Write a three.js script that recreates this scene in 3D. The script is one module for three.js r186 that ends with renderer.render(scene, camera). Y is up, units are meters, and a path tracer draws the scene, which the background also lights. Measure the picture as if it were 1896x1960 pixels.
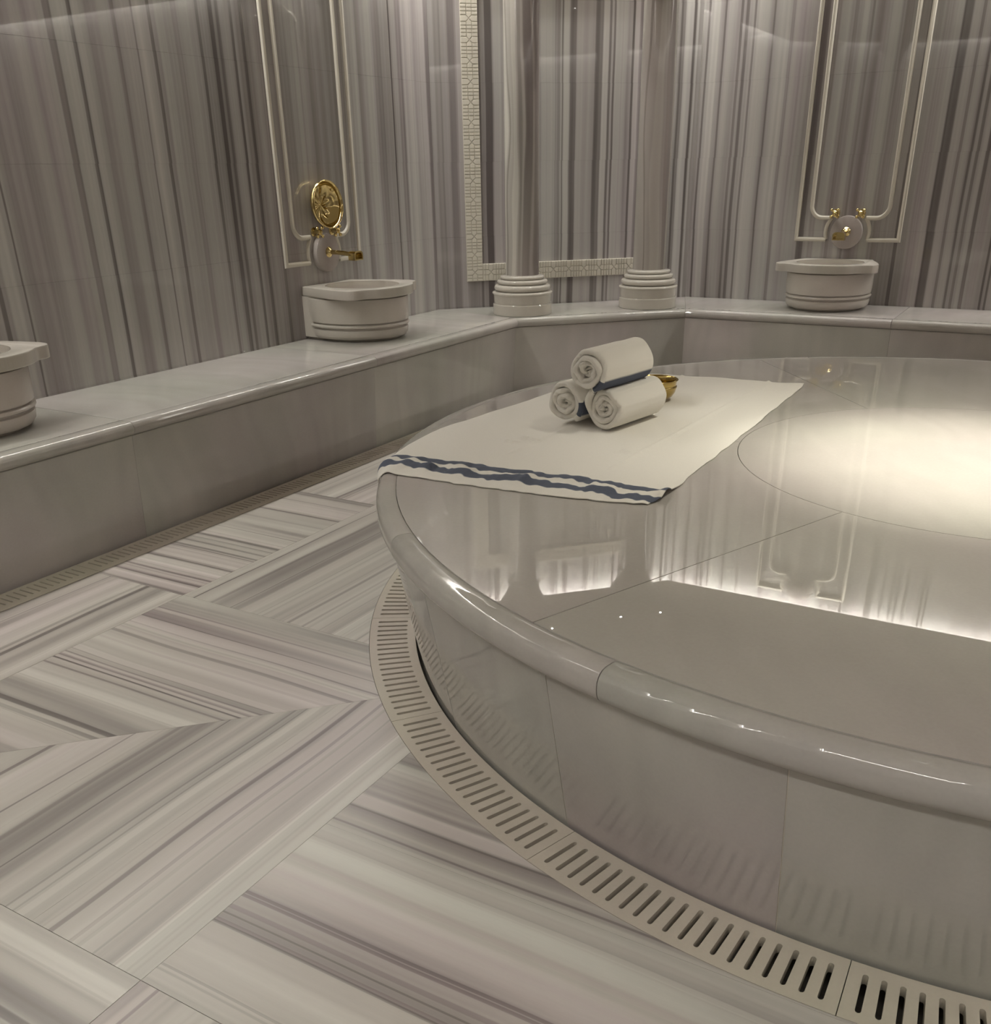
import * as THREE from 'three';
import { mergeGeometries, mergeVertices, toCreasedNormals } from 'three/addons/utils/BufferGeometryUtils.js';
import { RectAreaLightUniformsLib } from 'three/addons/lights/RectAreaLightUniformsLib.js';
import { Brush, Evaluator, SUBTRACTION } from 'three-bvh-csg';

// ------------------------------------------------------------------ camera, light level
const scene = new THREE.Scene();
scene.background = new THREE.Color(0x000000);
const renderer = new THREE.WebGLRenderer({ antialias: true });
renderer.toneMapping = THREE.LinearToneMapping;
renderer.toneMappingExposure = 0.94;
renderer.shadowMap.enabled = true;
RectAreaLightUniformsLib.init();

// the photograph is a crop of a taller frame: the lens axis sits 227 pixels below the crop's centre
const F = 1810.06, FULL = 2414.58;
const camera = new THREE.PerspectiveCamera(2 * Math.atan(FULL / 2 / F) * 180 / Math.PI, 1896 / FULL, 0.05, 60);
camera.setViewOffset(1896, FULL, 0, 0, 1896, 1960);
camera.position.set(0, 1.21, 0);
camera.rotation.order = 'YXZ';
camera.rotation.set(THREE.MathUtils.degToRad(-25.863), 0, THREE.MathUtils.degToRad(-1.1214));
camera.updateProjectionMatrix();
scene.add(camera);

const LIGHT = new THREE.Color().setRGB(1.0, 0.982, 0.925), POOL_LIGHT = new THREE.Color().setRGB(1.0, 0.97, 0.84);
const COVE_RADIANCE = 135;          // strips hidden above the walls
const POOL_INTENSITY = 27, SKIRT_INTENSITY = 12;         // the spotlight over the middle of the platform
const PIN_INTENSITY = 0.5;         // small ceiling spots

// ------------------------------------------------------------------ room measures (metres)
const DEG = Math.PI / 180;
const CX = 1.3959, CD = 2.6157;                       // middle of the platform: x, depth
const ANG = [...Array(8).keys()].map((k) => (30.702 + 45 * k) * DEG);
const OFF = [-3.4847, -6.1752, -6.4439];
const nrm = (k) => [Math.cos(ANG[k]), -Math.sin(ANG[k])];       // inward normal (x, depth)
const dir = (k) => [Math.sin(ANG[k]), Math.cos(ANG[k])];        // along the wall (x, depth)
const DIST = [0, 0, 0, 3.985, 3.35, 3.985, 3.48, 3.985];
for (let k = 0; k < 8; k++) {
  const n = nrm(k), cn = CX * n[0] + CD * n[1];
  if (k < 3) DIST[k] = cn - OFF[k]; else OFF[k] = cn - DIST[k];
}
const BENCH_H = 0.4325, PLAT_H = 0.4465, SOFFIT_Y = 2.44, ROOF_Y = 2.8;
const DEPTH = [0.67, 0.60, 0.62, 0, 0, 0, 0, 0.60];
function meet(k, e, l, g) {        // where the lines n_k.p = OFF_k + e and n_l.p = OFF_l + g cross
  const a = nrm(k), b = nrm(l), p = OFF[k] + e, q = OFF[l] + g, det = a[0] * b[1] - a[1] * b[0];
  return [(p * b[1] - q * a[1]) / det, (a[0] * q - b[0] * p) / det];
}
const alongOf = (k, p) => p[0] * dir(k)[0] + p[1] * dir(k)[1];
const endOf = (k, n = 0, n2 = n) => alongOf(k, meet(k, n, (k + 1) % 8, n2));
const startOf = (k, n = 0, n2 = n) => alongOf(k, meet(k, n, (k + 7) % 8, n2));
const turnOf = (k) => Math.PI / 2 - ANG[k];
function onWall(k, a, y, n) {      // wall coordinates (along, height, out of the wall) to the scene
  const u = dir(k), m = nrm(k), d = OFF[k] + n;
  return new THREE.Vector3(u[0] * a + m[0] * d, y, -(u[1] * a + m[1] * d));
}

// ------------------------------------------------------------------ naming
const used = {};
function numbered(name) { const i = used[name] = (used[name] ?? -1) + 1; return i ? `${name}_${String(i).padStart(3, '0')}` : name; }
function tag(o, label, category, group) { o.userData.label = label; o.userData.category = category; if (group) o.userData.group = group; return o; }
function thing(name, label, category, pos, turn = 0, group) {
  const o = new THREE.Group(); o.name = numbered(name); scene.add(o);
  if (pos) o.position.copy(pos); o.rotation.y = turn;
  return tag(o, label, category, group);
}
function structure(name) { const o = new THREE.Group(); o.name = name; o.userData.kind = 'structure'; scene.add(o); return o; }
function mesh(name, geo, mat, parent) {
  const m = new THREE.Mesh(geo, mat); m.name = name; m.castShadow = m.receiveShadow = true; parent.add(m); return m;
}
function wallFrame(o, k) { o.position.copy(onWall(k, 0, 0, 0)); o.rotation.y = turnOf(k); return o; }

// ------------------------------------------------------------------ noise and textures
function rng(seed) { let s = seed >>> 0; return () => { s = (s + 0x6D2B79F5) | 0; let t = Math.imul(s ^ (s >>> 15), 1 | s); t = (t + Math.imul(t ^ (t >>> 7), 61 | t)) ^ t; return ((t ^ (t >>> 14)) >>> 0) / 4294967296; }; }
function hash(ix, iy, seed) { let h = Math.imul(ix, 374761393) ^ Math.imul(iy, 668265263) ^ Math.imul(seed, 974634541); h = Math.imul(h ^ (h >>> 13), 1274126177); return ((h ^ (h >>> 16)) >>> 0) / 4294967296; }
const sm = (t) => t * t * (3 - 2 * t);
function vnoise(x, y, px, py, seed) {   // value noise, period px by py cells, 0..1
  const x0 = Math.floor(x), y0 = Math.floor(y), fx = sm(x - x0), fy = sm(y - y0);
  const w = (i, p) => ((i % p) + p) % p, xa = w(x0, px), xb = w(x0 + 1, px), ya = w(y0, py), yb = w(y0 + 1, py);
  const a = hash(xa, ya, seed), b = hash(xb, ya, seed), c = hash(xa, yb, seed), d = hash(xb, yb, seed);
  return a + (b - a) * fx + (c - a) * fy + (a - b - c + d) * fx * fy;
}
const mix = (a, b, t) => [a[0] + (b[0] - a[0]) * t, a[1] + (b[1] - a[1]) * t, a[2] + (b[2] - a[2]) * t];
const clamp01 = (t) => Math.min(1, Math.max(0, t));
function texture(w, h, spanU, spanV, pixel, srgb = true, wrap = THREE.RepeatWrapping) {
  const d = new Uint8Array(w * h * 4);
  for (let j = 0, o = 0; j < h; j++) for (let i = 0; i < w; i++, o += 4) {
    const c = pixel(i / w, j / h);
    d[o] = c[0]; d[o + 1] = c[1]; d[o + 2] = c[2]; d[o + 3] = 255;
  }
  const t = new THREE.DataTexture(d, w, h, THREE.RGBAFormat);
  t.magFilter = THREE.LinearFilter; t.minFilter = THREE.LinearMipmapLinearFilter; t.generateMipmaps = true;
  t.wrapS = t.wrapT = wrap; t.repeat.set(1 / spanU, 1 / spanV);
  if (srgb) t.colorSpace = THREE.SRGBColorSpace;
  t.needsUpdate = true;
  return t;
}
// banded marble: veins run along v, u goes across them; bands = [u in metres, width, strength, tint]
function bandedMarble(w, h, spanU, spanV, seed, o) {
  const fr = o.freq.map(([perMetre, amp]) => [Math.max(2, Math.round(perMetre * spanU)), amp]);
  const warpCells = Math.max(2, Math.round(spanV * 0.9)), bands = (o.bands ?? []).map(([a, wd, s, t]) => [a - (o.from ?? 0), wd, s, t ?? 0]);
  const cell = 64, index = [...Array(cell)].map(() => []);
  for (const b of bands) for (let q = 0; q < cell; q++) { const u = (q + 0.5) / cell * spanU; if (Math.abs(u - b[0]) < b[1] * 2 + spanU / cell + 0.03) index[q].push(b); }
  return texture(w, h, spanU, spanV, (su, sv) => {
    const wob = (vnoise(su * 5, sv * warpCells, 5, warpCells, seed + 91) - 0.5) * o.wobble + (vnoise(su * 12, sv * warpCells * 3, 12, warpCells * 3, seed + 92) - 0.5) * o.wobble * 0.35;
    const uu = ((su + wob / spanU) % 1 + 1) % 1;
    let t = 0;
    fr.forEach(([c, amp], i) => { t += amp * (vnoise(uu * c, sv * Math.max(2, Math.round(spanV * o.stretch)), c, Math.max(2, Math.round(spanV * o.stretch)), seed + i) - 0.5); });
    let hue = vnoise(uu * fr[1][0], sv * 3, fr[1][0], 3, seed + 40) * 2 - 1;
    const m = uu * spanU;
    for (const [a, wd, s, tint] of index[Math.min(cell - 1, Math.floor(uu * cell))]) {
      const x = Math.abs(m - a) / (wd * 0.5), e = clamp01(1.35 - x * x);
      if (e > 0) { t += (o.bandGain ?? 1) * s * Math.min(1, e * 1.4) * (0.8 + 0.4 * vnoise(a * 37, sv * 4, 997, 4, seed + 60)); hue += tint * e; }
    }
    t = clamp01(0.5 + t);
    let c = t < 0.5 ? mix(o.dark, o.mid, t * 2) : mix(o.mid, o.light, t * 2 - 1);
    hue = Math.max(-1, Math.min(1, hue));
    hue *= o.hue ?? 0.5;
    c = hue > 0 ? [c[0] * (1 + 0.018 * hue), c[1] * (1 - 0.03 * hue), c[2] * (1 + 0.02 * hue)] : [c[0] * (1 + 0.03 * hue), c[1], c[2] * (1 + 0.012 * hue)];
    const g = (hash(Math.floor(su * w), Math.floor(sv * h), seed + 7) - 0.5) * (o.grain ?? 4);
    return [c[0] + g, c[1] + g, c[2] + g];
  });
}
// clouded marble of the benches and the platform
function cloudedMarble(w, h, spanU, spanV, seed, base, amp) {
  return texture(w, h, spanU, spanV, (u, v) => {
    const f = (n, s) => vnoise(u * n * Math.round(spanU), v * n * Math.round(spanV), n * Math.round(spanU), n * Math.round(spanV), seed + s) - 0.5;
    const cl = f(2, 1) * 0.9 + f(5, 2) * 0.5 + f(14, 3) * 0.22, hue = f(2, 5) * 1.4 + f(4, 6) * 0.7;
    const streak = vnoise(u * 26 * Math.round(spanU) + f(3, 9) * 3, v * 2 * Math.round(spanV), 26 * Math.round(spanU), 2 * Math.round(spanV), seed + 8) - 0.5;
    const k = 1 + amp * (cl * 0.10 + streak * 0.035), g = (hash(Math.floor(u * w), Math.floor(v * h), seed + 7) - 0.5) * 3;
    const q = Math.max(-1, Math.min(1, hue * 1.6)) * amp * 0.7;
    return [base[0] * k * (1 + 0.012 * q) + g, base[1] * k * (1 - 0.016 * q) + g, base[2] * k * (1 + 0.012 * q) + g];
  });
}
// ------------------------------------------------------------------ materials
const WALL_TONES = { dark: [96, 90, 88], mid: [167, 162, 159], light: [206, 203, 197] };
const WALL_FREQ = [[1.5, 0.16], [4, 0.20], [11, 0.22], [28, 0.20], [70, 0.14], [160, 0.07]];
function wallMaterial(k, from, span, bands, seed) {
  const map = bandedMarble(2048, 128, span, 2.8, seed, { ...WALL_TONES, freq: WALL_FREQ, wobble: 0.012, stretch: 0.7, bands, from, grain: 3, bandGain: 0.74, hue: 0.36 });
  return new THREE.MeshPhysicalMaterial({ map, roughness: 0.02, ior: 1.5 });
}
const LEFT_BANDS = [[2.286, 0.02, -0.4], [2.34, 0.05, 0.3, -0.4], [2.389, 0.008, -0.5], [2.47, 0.10, -0.08, 0.6], [2.60, 0.05, 0.12, -0.3], [2.66, 0.07, -0.1, 0.5], [2.735, 0.032, -0.5, 0.5], [2.785, 0.06, 0.14, -0.5], [2.832, 0.018, -0.55, 0], [2.86, 0.03, 0.10], [2.93, 0.06, -0.16, 0.6],
  [2.99, 0.05, 0.10, -0.5], [3.032, 0.02, -0.3, 0.2], [3.08, 0.06, 0.08], [3.128, 0.008, -0.45], [3.15, 0.03, 0.12], [3.215, 0.018, -0.5, 0.3], [3.28, 0.07, 0.10, -0.5], [3.351, 0.03, -0.2, 0.4], [3.406, 0.05, 0.08, -0.6], [3.482, 0.016, -0.4], [3.52, 0.03, 0.12, -0.4], [3.56, 0.025, -0.42, 0.4], [3.60, 0.02, -0.3, 0.8], [3.65, 0.03, 0.1], [3.681, 0.016, -0.4], [3.745, 0.02, -0.35], [3.79, 0.05, 0.12, -0.3],
  [3.86, 0.02, -0.25, 0.4], [3.95, 0.07, -0.06, 0.5], [4.05, 0.10, 0.06, -0.6], [4.2, 0.12, -0.05, 0.4], [4.33, 0.1, 0.04, -0.3], [4.43, 0.04, -0.22, 0.6], [4.521, 0.08, 0.14, -0.3], [4.6, 0.05, -0.15, 0.5], [4.677, 0.05, 0.16], [4.76, 0.05, -0.12, 0.5], [4.873, 0.014, -0.6], [4.91, 0.03, 0.12], [4.96, 0.05, -0.15, 0.6], [5.035, 0.10, 0.26], [5.12, 0.04, -0.1], [5.18, 0.05, 0.1], [5.235, 0.05, -0.32, 0.3]];
const FAR_BANDS = [[1.33, 0.03, 0.12], [1.375, 0.04, -0.25, 0.4], [1.42, 0.03, 0.2], [1.533, 0.014, -0.3], [1.56, 0.03, 0.15], [1.592, 0.04, -0.5, 0.2], [1.645, 0.05, 0.26], [1.70, 0.03, -0.15], [1.75, 0.05, 0.1], [1.86, 0.05, -0.15], [1.95, 0.07, 0.2], [2.022, 0.035, -0.35], [2.052, 0.008, -0.5], [2.075, 0.03, 0.22, -0.4], [2.117, 0.04, -0.48, 0.3], [2.19, 0.11, 0.02, 0.3], [2.278, 0.05, -0.48], [2.318, 0.035, 0.22], [2.346, 0.014, -0.4], [2.372, 0.012, -0.4], [2.40, 0.04, 0.18, -0.8], [2.44, 0.03, 0.12, -0.4], [2.492, 0.014, -0.55], [2.515, 0.02, 0.05, 0.9], [2.545, 0.03, -0.35, 1], [2.60, 0.05, 0.1], [2.72, 0.06, 0.12], [2.80, 0.014, -0.4], [2.85, 0.05, 0.3], [2.885, 0.014, -0.4], [2.905, 0.014, 0.3]];
const RIGHT_BANDS = [[-2.29, 0.02, 0.2], [-2.255, 0.012, -0.4], [-2.21, 0.04, 0.25, -0.3], [-2.155, 0.012, -0.35], [-2.11, 0.05, 0.12, -0.4], [-2.055, 0.016, -0.4], [-2.021, 0.02, -0.3], [-1.975, 0.012, -0.45], [-1.92, 0.07, 0.22, -0.4], [-1.86, 0.01, -0.35], [-1.80, 0.06, 0.1, -0.6], [-1.75, 0.02, -0.25], [-1.70, 0.05, -0.06, 0.4], [-1.63, 0.05, 0.06, -0.6], [-1.566, 0.04, -0.4, 0.5], [-1.50, 0.03, -0.1], [-1.455, 0.05, 0.2, -0.8], [-1.40, 0.02, -0.15], [-1.347, 0.03, 0.22, -0.3], [-1.31, 0.012, -0.2], [-1.26, 0.07, -0.10, 0.9], [-1.185, 0.05, 0.14, -0.9], [-1.12, 0.04, -0.16, 0.6], [-1.05, 0.03, 0.05], [-1.003, 0.02, -0.35, 0.3], [-0.966, 0.04, -0.05, -0.8], [-0.91, 0.06, 0.02, 0.6], [-0.862, 0.03, 0.14], [-0.821, 0.045, -0.5, -0.3], [-0.772, 0.04, 0.14, 0.4], [-0.743, 0.016, -0.3], [-0.71, 0.03, 0.12, 0.3], [-0.683, 0.012, -0.35], [-0.65, 0.016, -0.3], [-0.62, 0.02, 0.12, 0.4], [-0.597, 0.02, -0.4, 0.5], [-0.55, 0.05, -0.05, 0.8], [-0.492, 0.012, -0.4], [-0.465, 0.012, -0.4]];
const wallMats = ANG.map((_, k) => {
  if (k > 2 && k !== 7) return null;
  const s = startOf(k) - 0.05, e = endOf(k) + 0.05;
  return wallMaterial(k, s, e - s, [LEFT_BANDS, FAR_BANDS, RIGHT_BANDS][k] ?? [], 11 + k * 17);
});
const plainWall = wallMaterial(8, 0, 4, [], 301);
for (let k = 0; k < 8; k++) wallMats[k] ??= plainWall;

const FLOOR_TONES = { dark: [112, 104, 101], mid: [178, 172, 164], light: [206, 202, 193] };
const FLOOR_FREQ = [[2, 0.14], [6, 0.28], [14, 0.42], [32, 0.40], [70, 0.22], [150, 0.08]];
const floorBands = (seed) => { const r = rng(seed), out = []; for (let i = 0; i < 46; i++) { const dark = r() < 0.62, w = dark ? 0.004 + 0.018 * r() * r() : 0.012 + 0.04 * r(); out.push([0.03 + r() * 1.54, w, dark ? -0.10 - 0.26 * r() : 0.10 + 0.16 * r(), (r() - 0.5) * 1.6]); } return out; };
const floorMats = [0, 1, 2].map((i) => new THREE.MeshPhysicalMaterial({
  map: bandedMarble(2048, 192, 1.6, 3, 500 + 37 * i, { ...FLOOR_TONES, freq: FLOOR_FREQ, bands: floorBands(600 + i * 13), wobble: 0.03, stretch: 0.9, grain: 3, hue: 0.45 }), roughness: 0.34, ior: 1.5,
}));
const marble = [[178, 173, 167], [174, 169, 163], [176, 171, 166]].map((base, i) => new THREE.MeshPhysicalMaterial({
  map: cloudedMarble(512, 512, 2, 2, 900 + 31 * i, base, 1), roughness: 0.04, ior: 1.58,
}));
const platformTop = [0, 1].map((i) => new THREE.MeshPhysicalMaterial({ map: cloudedMarble(512, 512, 2, 2, 1300 + 31 * i, [180, 175, 168], 0.6), roughness: 0.01, ior: 1.62 }));
const carved = new THREE.MeshPhysicalMaterial({ map: cloudedMarble(256, 256, 1, 1, 1700, [190, 184, 174], 0.7), roughness: 0.22, ior: 1.5 });
const polished = new THREE.MeshPhysicalMaterial({ map: carved.map, roughness: 0.09, ior: 1.5 });
const moulding = new THREE.MeshPhysicalMaterial({ color: 0xc9c3b6, roughness: 0.25, ior: 1.5 });
const columnStones = [[0.9, [[0.03, 0.05, -0.30, 0.4], [0.085, 0.035, -0.20, 0.3], [0.125, 0.02, 0.15], [0.62, 0.02, -0.2], [0.585, 0.03, 0.25], [0.53, 0.014, -0.3], [0.50, 0.03, 0.2]]], [0.5, [[0.03, 0.05, -0.16, 0.4], [0.10, 0.03, -0.12], [0.60, 0.05, 0.15], [0.53, 0.012, -0.25]]]].map(([gain, bands], i) => new THREE.MeshPhysicalMaterial({
  map: bandedMarble(512, 512, 0.64, 2, 2100 + i * 50, { dark: [104, 97, 93], mid: [160, 154, 147], light: [198, 193, 184], freq: [[4, 0.3 * gain], [9, 0.3 * gain], [20, 0.25 * gain], [50, 0.1]], bands, wobble: 0.09, stretch: 1.2, grain: 3 }), roughness: 0.06, ior: 1.5 }));
const columnStone = columnStones[1];
const grateStone = new THREE.MeshPhysicalMaterial({ map: cloudedMarble(256, 256, 1, 1, 2300, [186, 178, 163], 0.8), roughness: 0.45, ior: 1.5 });
const brass = new THREE.MeshPhysicalMaterial({ color: 0xb8a064, metalness: 1, roughness: 0.16 });
const gold = new THREE.MeshPhysicalMaterial({ color: 0xd2bd86, metalness: 1, roughness: 0.09 });
const plaster = new THREE.MeshStandardMaterial({ color: 0xc9c2b4, roughness: 0.9 });
const dull = new THREE.MeshStandardMaterial({ color: 0x8d877d, roughness: 0.95 });
const concrete = new THREE.MeshStandardMaterial({ color: 0x7d776e, roughness: 0.95 });
const glow = new THREE.MeshStandardMaterial({ color: 0x222222, emissive: LIGHT, emissiveIntensity: 4, roughness: 0.6 });

// ------------------------------------------------------------------ geometry helpers
function fromTriangles(pos, uv) {
  const g = new THREE.BufferGeometry();
  g.setAttribute('position', new THREE.Float32BufferAttribute(pos, 3));
  g.setAttribute('uv', new THREE.Float32BufferAttribute(uv ?? new Array(pos.length / 3 * 2).fill(0), 2));
  g.computeVertexNormals();
  return g;
}
const smooth = (g, angle = 0.7) => toCreasedNormals(g, angle);
// a grid of points p(i, j) -> [x, y, z, u, v]; faces wind i then j
function gridPatch(ni, nj, p, flip = false) {
  const P = [], U = [];
  const at = (i, j) => { const q = p(i, j); P.push(q[0], q[1], q[2]); U.push(q[3] ?? 0, q[4] ?? 0); };
  for (let i = 0; i < ni; i++) for (let j = 0; j < nj; j++) {
    const c = flip ? [[0, 0], [0, 1], [1, 1], [0, 0], [1, 1], [1, 0]] : [[0, 0], [1, 0], [1, 1], [0, 0], [1, 1], [0, 1]];
    for (const [a, b] of c) at(i + a, j + b);
  }
  return fromTriangles(P, U);
}
const pos2 = (list) => list.map((p) => new THREE.Vector2(p[0], p[1]));
// a closed section (list of [n, y], counter-clockwise seen from +along) swept along x from a0(n) to a1(n)
function sweepSection(sec, a0, a1, uvShift = [0, 0]) {
  const P = [], U = []; let run = 0;
  const put = (a, q, l) => { P.push(a, q[1], q[0]); U.push(a + uvShift[0], l + uvShift[1]); };
  for (let i = 0; i < sec.length; i++) {
    const p = sec[i], q = sec[(i + 1) % sec.length], l0 = run, l1 = run + Math.hypot(q[0] - p[0], q[1] - p[1]); run = l1;
    const A = [a0(p[0]), p, l0], B = [a1(p[0]), p, l0], C = [a1(q[0]), q, l1], D = [a0(q[0]), q, l1];
    for (const v of [A, B, C, A, C, D]) put(...v);
  }
  const tri = THREE.ShapeUtils.triangulateShape(pos2(sec), []);
  for (const t of tri) {
    for (const i of t) put(a1(sec[i][0]), sec[i], sec[i][0]);
    for (const i of [...t].reverse()) put(a0(sec[i][0]), sec[i], sec[i][0]);
  }
  return fixOutward(fromTriangles(P, U));
}
function fixOutward(g) {            // flip all faces when the signed volume is negative
  const p = g.attributes.position.array; let v = 0;
  for (let i = 0; i < p.length; i += 9) {
    v += p[i] * (p[i + 4] * p[i + 8] - p[i + 5] * p[i + 7]) - p[i + 1] * (p[i + 3] * p[i + 8] - p[i + 5] * p[i + 6]) + p[i + 2] * (p[i + 3] * p[i + 7] - p[i + 4] * p[i + 6]);
  }
  if (v < 0) {
    for (const name of ['position', 'uv']) {
      const a = g.attributes[name], s = a.itemSize, r = a.array;
      for (let i = 0; i < a.count; i += 3) for (let k = 0; k < s; k++) { const t = r[(i + 1) * s + k]; r[(i + 1) * s + k] = r[(i + 2) * s + k]; r[(i + 2) * s + k] = t; }
    }
    g.computeVertexNormals();
  }
  return g;
}
const planar = (r, az) => [CX + r * Math.sin(az), -(CD + r * Math.cos(az))];
// a closed section (list of [r, y]) turned about the platform's axis from az0 to az1
function revolve(sec, az0, az1, steps, uvShift = [0, 0]) {
  const P = [], U = []; let run = 0;
  const put = (r, y, az, l) => { const [x, z] = planar(r, az); P.push(x, y, z); U.push(az * 1.69 + uvShift[0], l + uvShift[1]); };
  for (let i = 0; i < sec.length; i++) {
    const p = sec[i], q = sec[(i + 1) % sec.length], l0 = run, l1 = run + Math.hypot(q[0] - p[0], q[1] - p[1]); run = l1;
    for (let s = 0; s < steps; s++) {
      const b0 = az0 + (az1 - az0) * s / steps, b1 = az0 + (az1 - az0) * (s + 1) / steps;
      put(...p, b0, l0); put(...p, b1, l0); put(...q, b1, l1); put(...p, b0, l0); put(...q, b1, l1); put(...q, b0, l1);
    }
  }
  for (const t of THREE.ShapeUtils.triangulateShape(pos2(sec), [])) {
    for (const i of t) put(...sec[i], az1, sec[i][0]);
    for (const i of [...t].reverse()) put(...sec[i], az0, sec[i][0]);
  }
  return fixOutward(fromTriangles(P, U));
}
// plan polygon (list of [x, depth]) made a slab between y0 and y1, uv from uvOf(x, depth)
function slab(poly, y0, y1, uvOf, holes = []) {
  const s = new THREE.Shape(pos2(poly)); s.holes = holes.map((h) => new THREE.Path(pos2(h)));
  const g = new THREE.ExtrudeGeometry(s, { depth: y1 - y0, bevelEnabled: false, curveSegments: 1 });
  g.rotateX(-Math.PI / 2); g.translate(0, y0, 0);        // (x, depth, h) -> (x, h, -depth)
  const p = g.attributes.position, u = g.attributes.uv;
  for (let i = 0; i < p.count; i++) { const q = uvOf(p.getX(i), -p.getZ(i), p.getY(i)); u.setXY(i, q[0], q[1]); }
  g.clearGroups(); g.computeVertexNormals();
  return g;
}
function lathe(list, seg = 64, uvScale = 1) {
  const g = new THREE.LatheGeometry(pos2(list), seg), u = g.attributes.uv, p = g.attributes.position;
  for (let i = 0; i < u.count; i++) u.setXY(i, u.getX(i) * uvScale, p.getY(i));
  return g;
}
const arc = (cx, cy, r, a0, a1, n) => [...Array(n + 1).keys()].map((i) => { const a = a0 + (a1 - a0) * i / n; return [cx + r * Math.cos(a), cy + r * Math.sin(a)]; });
function clipHalf(poly, nx, ny, d) {      // keep nx*x + ny*y >= d
  const out = [];
  for (let i = 0; i < poly.length; i++) {
    const a = poly[i], b = poly[(i + 1) % poly.length], fa = nx * a[0] + ny * a[1] - d, fb = nx * b[0] + ny * b[1] - d;
    if (fa >= 0) out.push(a);
    if ((fa >= 0) !== (fb >= 0)) { const t = fa / (fa - fb); out.push([a[0] + (b[0] - a[0]) * t, a[1] + (b[1] - a[1]) * t]); }
  }
  return out;
}

// ------------------------------------------------------------------ walls
const WALL_NAMES = ['wall_left', 'wall_far', 'wall_right', 'wall_far_right', 'wall_near_right', 'wall_near', 'wall_behind', 'wall_near_left'];
const WALL_WORDS = ['left wall', 'far wall behind the columns', 'right wall', 'corner wall right of the frame', 'long wall right of the frame', 'near corner wall', 'wall behind the viewer', 'corner wall with the mirrored columns'];
const ROWS = [0, 0.44, 0.852, 1.268, 1.682, 2.098, 2.512, ROOF_Y];
for (let k = 0; k < 8; k++) {
  const w = wallFrame(structure(WALL_NAMES[k]), k), s = startOf(k), e = endOf(k), from = wallMats[k] === plainWall ? 0 : s - 0.05;
  const core = new THREE.BoxGeometry(e - s + 0.25, ROOF_Y + 0.3, 0.14); core.translate((s + e) / 2, (ROOF_Y + 0.3) / 2 - 0.25, -0.092);
  mesh('wall_core', core, dull, w);
  for (let i = 0; i + 1 < ROWS.length; i++) {
    const g = 0.00012, y0 = ROWS[i] + g, y1 = ROWS[i + 1] - g, b = 0.0005;
    const sec = [[-0.02, y0], [-b, y0], [0, y0 + b], [0, y1 - b], [-b, y1], [-0.02, y1]];
    const geo = sweepSection(sec, () => s, () => e);
    const p = geo.attributes.position, u = geo.attributes.uv, shift = 0.0011 * ((i * 7) % 3 - 1);
    for (let q = 0; q < p.count; q++) u.setXY(q, p.getX(q) - from + shift, p.getY(q));
    mesh('wall_panel', geo, wallMats[k], w);
  }
}

// ------------------------------------------------------------------ ceiling: a soffit held off the walls, a roof above the light cove
const ceiling = structure('ceiling');
const octagon = (inset) => [...Array(8).keys()].map((k) => meet(k, inset, (k + 1) % 8, inset));
const circle = (r, n = 96, back = false) => [...Array(n).keys()].map((i) => { const a = (back ? -1 : 1) * i / n * Math.PI * 2; return [CX + r * Math.cos(a), CD + r * Math.sin(a)]; });
mesh('soffit', slab(octagon(0.20), SOFFIT_Y, SOFFIT_Y + 0.05, (x, d) => [x, d], [circle(0.07, 32, true)]), plaster, ceiling);
mesh('cove_roof', slab(octagon(-0.16), ROOF_Y, ROOF_Y + 0.12, (x, d) => [x, d]), plaster, ceiling);

// light strips lying along the top of the walls, above the edge of the soffit
for (let k = 0; k < 8; k++) {
  const s = startOf(k, 0.05) + 0.05, e = endOf(k, 0.05) - 0.05, L = e - s;
  const o = thing('cove_light', `warm strip of light tucked above the ceiling edge along the ${WALL_WORDS[k]}`.replace('warm strip of light tucked', 'light strip'), 'light', onWall(k, (s + e) / 2, 2.58, 0.05), turnOf(k), 'light strips around the ceiling edge');
  const rail = new THREE.BoxGeometry(L, 0.014, 0.044); mesh('rail', rail, dull, o);
  const lens = new THREE.BoxGeometry(L, 0.004, 0.03); lens.translate(0, -0.0092, 0); mesh('diffuser', lens, glow, o);
  const lamp = new THREE.RectAreaLight(LIGHT, COVE_RADIANCE, L, 0.03);
  lamp.position.set(0, -0.0125, 0); lamp.rotation.x = -Math.PI / 2; o.add(lamp); o.rotation.order = 'YXZ'; o.rotation.x = 0.32;
}
// the spotlight over the middle of the platform
{
  const o = thing('ceiling_spotlight', 'recessed ceiling spotlight above the middle of the round platform', 'light', new THREE.Vector3(CX, SOFFIT_Y, -CD));
  mesh('trim_ring', lathe([[0.052, -0.004], [0.078, -0.004], [0.08, 0.0], [0.07, 0.001], [0.066, 0.05], [0.052, 0.05], [0.052, -0.004]], 48), moulding, o);
  mesh('lens', new THREE.CylinderGeometry(0.05, 0.05, 0.004, 32).translate(0, 0.03, 0), glow, o);
  const l = new THREE.SpotLight(POOL_LIGHT, POOL_INTENSITY, 0, 22 * DEG, 1, 2);
  l.position.set(0, 0.02, 0); l.target.position.set(0, -2, 0); l.castShadow = true; l.shadow.radius = 2; l.shadow.mapSize.set(1024, 1024);
  o.add(l, l.target);
  const wide = new THREE.SpotLight(POOL_LIGHT, SKIRT_INTENSITY, 0, 40 * DEG, 1, 2);
  wide.position.set(0, 0.015, 0); wide.target.position.set(0, -2, 0); wide.castShadow = true; wide.shadow.radius = 2;
  o.add(wide, wide.target);
}
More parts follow.
